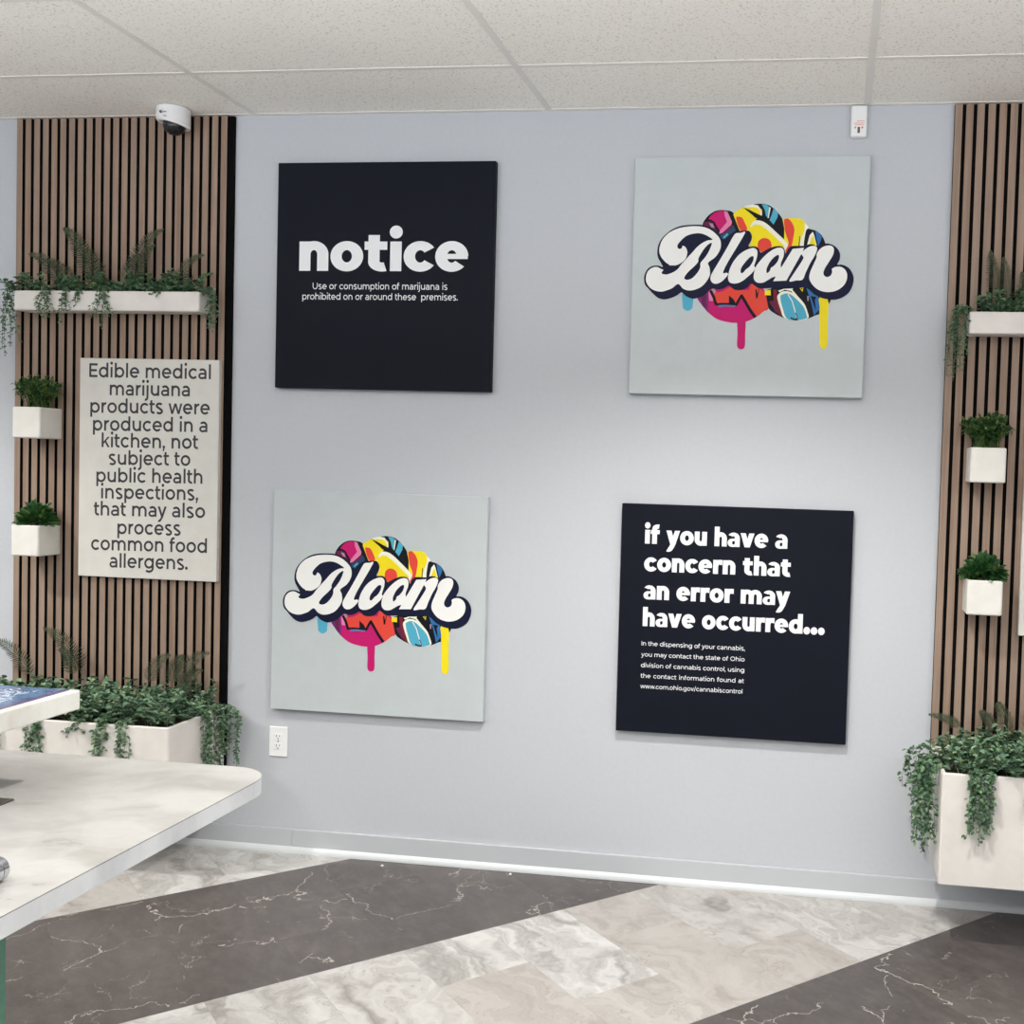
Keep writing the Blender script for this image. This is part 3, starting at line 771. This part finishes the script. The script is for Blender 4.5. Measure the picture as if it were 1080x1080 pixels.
# long narrow troughs fixed to the slats
yb = -0.0199
def shelf(label, x0, x1, z0, seed, fronds, vines, bx):
    t = planter('wall_planter', label, (x0 + x1) / 2, yb, z0, x1 - x0, 0.082, 0.080, 0.006, 'long wall planters')
    zt = z0 + 0.080
    bed(seed, t, bx[0], bx[1], yb - 0.078, yb - 0.014, zt, 0.100, bx[2], 0.024)
    for i, (b, tip, bow, w) in enumerate(fronds): frond(seed + 10 + i, t, b, tip, bow, w)
    for i, v in enumerate(vines): vine(seed + 30 + i, t, v[0], v[1], zt, *v[2:])
    return t
shelf('long white trough planter of ferns fixed high on slats above the edible products sign', -1.362, -0.5435, 2.1935, 100,
      [((-1.02, -0.06, 2.29), (-1.175, -0.055, 2.535), (0.015, -0.03, 0.09), 0.125), ((-1.00, -0.07, 2.28), (-1.10, -0.09, 2.47), (0.05, -0.02, 0.05), 0.12),
       ((-1.16, -0.06, 2.28), (-1.31, -0.08, 2.425), (0.01, -0.01, 0.07), 0.10), ((-1.10, -0.075, 2.28), (-1.24, -0.10, 2.40), (0.02, -0.01, 0.05), 0.09),
       ((-0.86, -0.06, 2.28), (-0.735, -0.055, 2.53), (-0.03, -0.03, 0.08), 0.12), ((-0.83, -0.07, 2.28), (-0.745, -0.09, 2.46), (-0.02, -0.02, 0.05), 0.10),
       ((-0.67, -0.06, 2.28), (-0.545, -0.07, 2.425), (-0.01, -0.02, 0.06), 0.085), ((-0.90, -0.07, 2.28), (-0.80, -0.10, 2.42), (0, -0.02, 0.05), 0.09)],
      [(-1.375, -0.075, 0.010, 0.27, 6, 0.05, 0.020, -0.035), (-1.215, -0.095, 0.025, 0.12, 5, 0.05, 0.020), (-1.13, -0.095, 0.022, 0.14, 4, 0.03, 0.019),
       (-1.07, -0.095, 0.022, 0.06, 3, 0.03, 0.019), (-0.955, -0.095, 0.025, 0.155, 5, 0.045, 0.019), (-0.535, -0.07, 0.010, 0.16, 6, 0.035, 0.019, 0.03), (-0.72, -0.09, 0.02, 0.02, 2, 0.04, 0.018)],
      (-1.355, -0.56, 85))
shelf('long white trough planter high on the right slats, cut by the photo edge', 2.463, 3.282, 2.1435, 200,
      [((2.575, -0.06, 2.23), (2.535, -0.06, 2.45), (-0.02, -0.03, 0.05), 0.09), ((2.60, -0.06, 2.23), (2.575, -0.09, 2.42), (0.0, -0.03, 0.03), 0.09),
       ((2.66, -0.06, 2.23), (2.645, -0.08, 2.37), (0.0, -0.03, 0.03), 0.08), ((2.86, -0.06, 2.23), (2.98, -0.06, 2.45), (-0.02, -0.03, 0.06), 0.11)],
      [(2.452, -0.07, 0.012, 0.25, 6, 0.035, 0.019, -0.035), (2.47, -0.085, 0.012, 0.20, 4, 0.03, 0.018, -0.03), (3.0, -0.095, 0.02, 0.15, 4, 0.04, 0.019)],
      (2.47, 3.26, 85))

# square cubes
def airy_plant(seed, parent, z, w, h):
    L = Leaves(seed); r = L.r
    x, y = parent.location.x, parent.location.y - 0.065
    for s in range(95):
        b = Vector((x + r.uniform(-0.048, 0.048), y + r.uniform(-0.048, 0.048), z - 0.012))
        a = r.uniform(0, 2 * PI); rad = (w / 2 - 0.02) * math.sqrt(r.random())
        hh = h * (0.5 + 0.5 * r.random()) * (1 - 0.42 * (rad / (w / 2)) ** 2)
        e = Vector((x + rad * math.cos(a), y + min(rad * math.sin(a) * 0.75, 0.062), z + hh))
        m = b.lerp(e, 0.5) + Vector((0, 0, 0.03))
        pts = [b, b.lerp(m, 0.6), m, m.lerp(e, 0.5) + Vector((0, 0, 0.006)), e]
        L.twig(pts, 0.0009)
        for i in range(24):
            t = 0.25 + 0.75 * i / 23; k = min(3, int(t * 4)); p = pts[k].lerp(pts[k + 1], t * 4 - k)
            L.leaf(p, L.rv() + Vector((0, 0, 0.35)), Vector((0, -0.3, 1)), r.uniform(0.009, 0.016), r.uniform(0.005, 0.009))
    L.build('foliage', M['leaf_airy'], parent)

def boxwood(seed, parent, z, w, h):
    L = Leaves(seed); r = L.r
    x, y = parent.location.x, parent.location.y - 0.065
    for s in range(330):
        th = r.uniform(0, 2 * PI); ph = math.acos(1 - r.random() * 0.98)
        d = Vector((math.sin(ph) * math.cos(th), math.sin(ph) * math.sin(th), math.cos(ph)))
        q = r.uniform(0.35, 1.0)
        p = Vector((x + d.x * (w / 2 - 0.028) * q, y + d.y * 0.052 * q, z - 0.004 + d.z * (h - 0.026) * q))
        L.leaf(p, d + L.rv() * 0.3, Vector((0, 0, 1)) + L.rv() * 0.4, r.uniform(0.024, 0.038), r.uniform(0.015, 0.022), 0.3, False)
    L.build('foliage', M['leaf_box'], parent)

for x, z, kind, seed, label in ((-1.262, 1.669, 'airy', 301, 'white cube planter with fine wispy leaves at the upper left of the edible products sign'),
                                (-1.264, 1.187, 'box', 302, 'white cube planter with thick dark leaves at the lower left of the edible products sign'),
                                (2.5435, 1.605, 'airy', 303, 'white cube planter with fine wispy leaves below the right hand long planter'),
                                (2.5500, 1.127, 'box', 304, 'white cube planter with thick dark leaves on the right hand slats, above the big trough')):
    t = planter('cube_planter', label, x, yb, z, 0.1255, 0.131, 0.126, 0.006, 'cube planters on the slats', 'potted plant', 'planter_cube')
    (airy_plant if kind == 'airy' else boxwood)(seed, t, z + 0.126, 0.250 if kind == 'airy' else 0.205, 0.140 if kind == 'airy' else 0.108)

# the two deep troughs low on the wall
def deep(label, x0, x1, z0, h, seed, fronds, vines):
    t = planter('trough_planter', label, (x0 + x1) / 2, -0.021, z0, x1 - x0, 0.382, h, 0.014, 'deep trough planters')
    zt = z0 + h
    bed(seed, t, x0 + 0.03, x1 - 0.03, -0.392, -0.05, zt, 0.125, 430, 0.0245, mat='leaf_pale')
    for i, (b, tip, bow, w) in enumerate(fronds): frond(seed + 20 + i, t, b, tip, bow, w)
    for i, v in enumerate(vines): vine(seed + 40 + i, t, v[0], v[1], zt, *v[2:])
deep('deep white trough planter with trailing greenery behind the marble counter', -1.424, -0.452, 0.205, 0.382, 400,
     [((-1.25, -0.10, 0.66), (-1.47, -0.10, 0.83), (0.02, 0, 0.08), 0.10), ((-1.05, -0.08, 0.68), (-1.22, -0.09, 0.885), (0.03, 0, 0.07), 0.13), ((-1.08, -0.10, 0.68), (-1.14, -0.10, 0.80), (0.03, 0, 0.05), 0.11),
      ((-0.63, -0.09, 0.66), (-0.485, -0.09, 0.82), (-0.03, 0, 0.06), 0.12), ((-0.66, -0.07, 0.66), (-0.60, -0.08, 0.80), (-0.02, 0, 0.05), 0.11), ((-0.76, -0.08, 0.66), (-0.66, -0.08, 0.80), (-0.02, 0, 0.06), 0.10),
      ((-0.58, -0.12, 0.64), (-0.475, -0.15, 0.76), (-0.02, 0, 0.05), 0.10)],
     [(-1.16, -0.385, 0.030, 0.24, 5, 0.06, 0.024), (-1.00, -0.385, 0.028, 0.26, 6, 0.05, 0.023), (-0.72, -0.385, 0.026, 0.24, 5, 0.05, 0.022), (-0.63, -0.385, 0.026, 0.26, 5, 0.045, 0.022),
      (-0.47, -0.10, 0.0, 0.30, 7, 0.03, 0.023, 0.05), (-0.465, -0.19, 0.0, 0.27, 7, 0.03, 0.023, 0.05), (-0.46, -0.06, 0.0, 0.24, 5, 0.02, 0.022, 0.07), (-0.85, -0.385, 0.02, 0.06, 4, 0.06, 0.024), (-1.30, -0.385, 0.02, 0.20, 5, 0.05, 0.023)])
deep('deep white trough planter with trailing greenery in the lower right corner', 2.3965, 3.37, 0.226, 0.386, 500,
     [((2.50, -0.10, 0.70), (2.375, -0.10, 0.745), (0.0, 0, 0.02), 0.06), ((2.68, -0.08, 0.68), (2.62, -0.08, 0.80), (-0.02, 0, 0.04), 0.09), ((2.72, -0.08, 0.68), (2.80, -0.10, 0.82), (0.0, 0, 0.05), 0.11), ((2.62, -0.07, 0.68), (2.56, -0.07, 0.76), (0, 0, 0.03), 0.08)],
     [(2.405, -0.25, 0.0, 0.33, 8, 0.04, 0.026, -0.07), (2.405, -0.33, 0.0, 0.27, 7, 0.03, 0.025, -0.05), (2.40, -0.12, 0.0, 0.22, 5, 0.03, 0.024, -0.08),
      (2.51, -0.395, 0.028, 0.235, 8, 0.03, 0.023), (2.545, -0.395, 0.026, 0.20, 5, 0.03, 0.022), (2.705, -0.395, 0.028, 0.13, 6, 0.035, 0.022), (3.1, -0.395, 0.028, 0.2, 6, 0.05, 0.023)])

# ================================================================== COUNTER
ZC, TC = 0.8636, 0.038
t = thing('counter', 'cream marble counter with rounded corner on a green base at the lower left', 'counter', (-0.3, -2.45, 0.0))
def outline(x0, x1, y0, y1, r, n=14):
    p = [(x0, y0), (x1, y0)]
    for i in range(n + 1):
        a = PI / 2 * i / n; p.append((x1 - r + r * math.cos(a), y1 - r + r * math.sin(a)))
    return p + [(x0, y1)]
def slab(bm, p, z0, z1, mi_top, mi_side, ch=0.0012):
    n = len(p); lo = [bm.verts.new((x, y, z0)) for x, y in p]; hi = [bm.verts.new((x, y, z1)) for x, y in p]
    for i in range(n):
        j = (i + 1) % n; f = bm.faces.new((lo[i], lo[j], hi[j], hi[i])); f.material_index = mi_side
    f = bm.faces.new(hi); f.material_index = mi_top; f = bm.faces.new(lo[::-1]); f.material_index = mi_side
ox, oy = 0.3, 2.45
P_ = outline(-1.62, 0.692, -3.35, -1.705, 0.105)
loc_ = lambda q, i=0.0: [(x + ox, y + oy) for x, y in q]
bm = bmesh.new(); slab(bm, loc_(P_), ZC - 0.0012, ZC, 0, 0); link_bm('countertop', bm, M['marble'], t)
bm = bmesh.new(); slab(bm, loc_(outline(-1.62, 0.6915, -3.35, -1.7055, 0.1045)), ZC - 0.0024, ZC - 0.0012, 0, 0); link_bm('edge_seam', bm, M['seam'], t)
bm = bmesh.new(); slab(bm, loc_(P_), ZC - TC, ZC - 0.0024, 0, 0); link_bm('edge_band', bm, M['marble_edge'], t)
bm = bmesh.new(); bbox(bm, -1.55 + ox, 0.208 + ox, -3.2 + oy, -1.985 + oy, 0.0, ZC - TC, 0.002, 1); link_bm('base_cabinet', bm, M['green'], t)

# raised ledge on a steel post, with a printed poster lying on it
ZL, TL = 1.07, 0.0445
t = thing('raised_ledge', 'white marble raised ledge on a post standing on the marble counter', 'shelf', (0.10, -2.15, ZC))
bm = bmesh.new(); bbox(bm, -1.5 - 0.10, 0.305 - 0.10, -2.75 + 2.15, -1.885 + 2.15, ZL - TL - ZC, ZL - ZC, 0.003, 2); link_bm('ledge_top', bm, M['ledge'], t)
bm = bmesh.new(); bbox(bm, -0.06, 0.06, -0.20, -0.08, 0.004, ZL - TL - ZC, 0.004, 2); link_bm('post', bm, M['steel'], t)
bm = bmesh.new(); bbox(bm, -0.10, 0.18, -0.30, 0.098, 0.0, 0.004, 0.001, 1); link_bm('base_plate', bm, M['steel'], t)
bm = bmesh.new(); bbox(bm, -0.6, 0.575, 0.0, 0.72, 0.0, 0.0016)
o = link_bm('poster', bm, M['poster'], loc=(-0.289, -2.615, ZL)); tag(o, 'glossy blue printed poster lying flat on the white raised ledge', 'poster')

# chrome cylinder lying on the counter
t = thing('chrome_canister', 'short chrome cylinder lying on the marble counter at the left edge of the photo', 'canister', (0.578, -2.445, ZC))
R_ = 0.0215
bm = bmesh.new(); cyl(bm, (0, -0.20, R_), (0, -0.014, R_), R_, n=40); link_bm('tube', bm, M['chrome'], t, smooth=False)
bm = bmesh.new()
pr = [(-0.014, R_ - 0.0012), (-0.0125, R_ - 0.0012), (-0.012, R_ + 0.0002), (-0.002, R_ + 0.0002), (0.001, R_ - 0.0012), (0.003, R_ - 0.004), (0.0035, R_ - 0.008), (0.0035, 0.0)]
rg = []
for yy, rr in pr[:-1]: rg.append([bm.verts.new((rr * math.cos(2 * PI * i / 40), yy, R_ + rr * math.sin(2 * PI * i / 40))) for i in range(40)])
for a, b in zip(rg, rg[1:]):
    for i in range(40): bm.faces.new((a[i], a[(i + 1) % 40], b[(i + 1) % 40], b[i]))
bm.faces.new(rg[-1]); link_bm('end_cap', bm, M['chrome'], t)

# ================================================================== DEVICES
# dome camera hung from the ceiling
DX, DY = -0.668, -0.095
t = thing('dome_camera', 'white ceiling security camera with dark dome above the left slatted panel', 'security camera', (DX, DY, H - 0.0005))
bm = bmesh.new()
n = 40; rings = []
for rr, z in ((0.0635, 0.0), (0.0635, -0.030)):
    rings.append([bm.verts.new((rr * math.cos(2 * PI * i / n), rr * math.sin(2 * PI * i / n), z)) for i in range(n)])
def slope(x, y): return -0.064 - 0.20 * x - 0.06 * y          # the housing is cut off at a slant
rings.append([bm.verts.new((0.0635 * math.cos(a), 0.0635 * math.sin(a), slope(0.0635 * math.cos(a), 0.0635 * math.sin(a)) + 0.006)) for a in [2 * PI * i / n for i in range(n)]])
rings.append([bm.verts.new((0.0595 * math.cos(a), 0.0595 * math.sin(a), slope(0.0595 * math.cos(a), 0.0595 * math.sin(a)))) for a in [2 * PI * i / n for i in range(n)]])
rings.append([bm.verts.new((0.050 * math.cos(a), 0.050 * math.sin(a), slope(0.05 * math.cos(a), 0.05 * math.sin(a)))) for a in [2 * PI * i / n for i in range(n)]])
rings.append([bm.verts.new((0.047 * math.cos(a), 0.047 * math.sin(a), slope(0.047 * math.cos(a), 0.047 * math.sin(a)) + 0.008)) for a in [2 * PI * i / n for i in range(n)]])
for a, b in zip(rings, rings[1:]):
    for i in range(n): bm.faces.new((a[i], a[(i + 1) % n], b[(i + 1) % n], b[i]))
bm.faces.new(rings[0]); bm.faces.new(rings[-1])
link_bm('housing', bm, M['plastic_white'], t, smooth=False)
bm = bmesh.new(); bmesh.ops.create_uvsphere(bm, u_segments=32, v_segments=20, radius=0.0425)
bmesh.ops.scale(bm, vec=(1, 1, 0.95), verts=bm.verts[:]); bmesh.ops.translate(bm, vec=(0.004, 0.0, -0.063), verts=bm.verts[:])
d_ = link_bm('dome', bm, M['plastic_dark'], t, smooth=True)
bm = bmesh.new()
for k in range(2):
    bbox(bm, -0.0010, 0.0105, -0.0716, -0.0700, -0.0335 - 0.0165 * k, -0.0310 - 0.0165 * k)
cyl(bm, (-0.0135, -0.0675, -0.032), (-0.0135, -0.0710, -0.032), 0.0055, n=14)
bm2 = bm; bmesh.ops.rotate(bm2, cent=(0, 0, 0), matrix=Matrix.Rotation(math.radians(4), 3, 'Z'), verts=bm2.verts[:])
link_bm('marking', bm2, M['slot'], t)

# small motion detector high on the wall
t = thing('motion_sensor', 'small white motion detector high on the wall under the ceiling', 'sensor', (2.0435, 0.0, 2.877))
bm = bmesh.new(); bbox(bm, -0.030, 0.030, -0.030, -0.0002, 0.0, 0.117, 0.007, 3); link_bm('housing', bm, M['plastic_white'], t)
bm = bmesh.new(); bbox(bm, -0.0045, 0.0045, -0.0315, -0.0295, 0.014, 0.036, 0.0008, 1); link_bm('lens', bm, M['slot'], t)
bm = bmesh.new()
for z, a, b in ((0.049, -0.020, 0.020), (0.043, -0.015, 0.018), (0.057, -0.008, 0.020)): bbox(bm, a, b, -0.0304, -0.0295, z, z + 0.0022)
cyl(bm, (-0.013, -0.0304, 0.034), (-0.013, -0.0295, 0.034), 0.004, n=12); cyl(bm, (0.013, -0.0304, 0.034), (0.013, -0.0295, 0.034), 0.004, n=12)
link_bm('print', bm, M['red_print'], t)

# duplex outlet
t = thing('power_outlet', 'white duplex power outlet on the wall below the lower left logo sign', 'outlet', (-0.2252, 0.0, 0.392))
bm = bmesh.new(); bbox(bm, -0.0397, 0.0397, -0.0065, -0.0002, 0.0, 0.124, 0.0028, 3); link_bm('cover_plate', bm, M['plastic_white'], t)
for zc in (0.0425, 0.0815):
    bm = bmesh.new(); bbox(bm, -0.0165, 0.0165, -0.0085, -0.006, zc - 0.0142, zc + 0.0142, 0.0012, 2)
    s_ = link_bm('socket', bm, M['plastic_white'], t)
    bm = bmesh.new()
    bbox(bm, -0.0082, -0.0055, -0.0088, -0.0080, zc - 0.001, zc + 0.0085); bbox(bm, 0.0055, 0.0078, -0.0088, -0.0080, zc, zc + 0.0075)
    cyl(bm, (0, -0.0088, zc - 0.0075), (0, -0.0080, zc - 0.0075), 0.0028, n=12)
    link_bm('slots', bm, M['slot'], s_)
bm = bmesh.new(); cyl(bm, (0, -0.0075, 0.062), (0, -0.006, 0.062), 0.003, n=12); link_bm('screw', bm, M['slot'], t)

# two scraps of white on the floor by the baseboard
for (x, y), lab in (((0.788, -0.062), 'tiny white scrap on the dark floor at the baseboard, nearer the middle'), ((0.267, -0.085), 'tiny white scrap on the dark floor, nearer the counter')):
    bm = bmesh.new(); bmesh.ops.create_icosphere(bm, subdivisions=2, radius=0.006)
    bmesh.ops.scale(bm, vec=(1, 1, 0.8), verts=bm.verts[:]); bmesh.ops.translate(bm, vec=(0, 0, 0.0048), verts=bm.verts[:])
    tag(link_bm('scrap', bm, M['plastic_white'], loc=(x, y, 0)), lab, 'litter', 'white scraps on the floor')

# ================================================================== LIGHT
w = bpy.data.worlds.new('daylight'); sc.world = w; w.use_nodes = True
bg = w.node_tree.nodes['Background']; bg.inputs['Color'].default_value = (0.80, 0.89, 1.0, 1); bg.inputs['Strength'].default_value = 0.5

def downlight(x, y, power, half, blend, z=H - 0.03):
    ld = bpy.data.lights.new('downlight', 'SPOT'); ld.energy = power; ld.spot_size = math.radians(half * 2); ld.spot_blend = blend
    ld.shadow_soft_size = 0.022; ld.color = (1.0, 0.97, 0.92)
    lo = bpy.data.objects.new('downlight', ld); col.objects.link(lo); lo.location = (x, y, z)
    return lo
downlight(-2.10, -1.42, 212, 59, 0.75)
downlight(1.60, -1.50, 205, 59, 0.75)

def area(name, x, y, z, power, sx, sy, rot=0.0, colr=(0.93, 0.96, 1.0)):
    ld = bpy.data.lights.new(name, 'AREA'); ld.shape = 'RECTANGLE'; ld.size = sx; ld.size_y = sy; ld.energy = power; ld.color = colr
    lo = bpy.data.objects.new(name, ld); col.objects.link(lo); lo.location = (x, y, z); lo.rotation_euler = (rot, 0, 0)
    return lo
# unseen fill lamps facing up, added to brighten the ceiling and upper wall
for y, pw in ((-3.45, 225), (-5.0, 120), (-6.5, 50)): area('ceiling_fill', 1.2, y, 2.0, pw, 8.0, 1.0, PI)

# ================================================================== CAMERA
cam = bpy.data.cameras.new('camera'); co = bpy.data.objects.new('camera', cam); col.objects.link(co)
yaw, pitch, roll = 0.13503, -0.03569, 0.03038
cy_, sy_, cp_, sp_, cr_, sr_ = math.cos(yaw), math.sin(yaw), math.cos(pitch), math.sin(pitch), math.cos(roll), math.sin(roll)
f_ = Vector((-sy_ * cp_, cy_ * cp_, sp_)); r0 = Vector((cy_, sy_, 0)); u0 = r0.cross(f_)
r_ = r0 * cr_ + u0 * sr_; u_ = u0 * cr_ - r0 * sr_
mt = Matrix((r_, u_, -f_)).transposed().to_4x4(); mt.translation = Vector((1.97889, -4.09774, 1.60377))
co.matrix_world = mt
cam.sensor_fit = 'HORIZONTAL'; cam.sensor_width = 36.0; cam.lens = 36.0 * 1126.14 / 1080
cam.shift_x = -180.0 / 1080; cam.shift_y = 0.0
cam.clip_start = 0.02
sc.camera = co

sc.view_settings.view_transform = 'Standard'; sc.view_settings.look = 'None'
sc.view_settings.gamma = 1.0; sc.view_settings.exposure = 0.12; sc.view_settings.use_curve_mapping = False
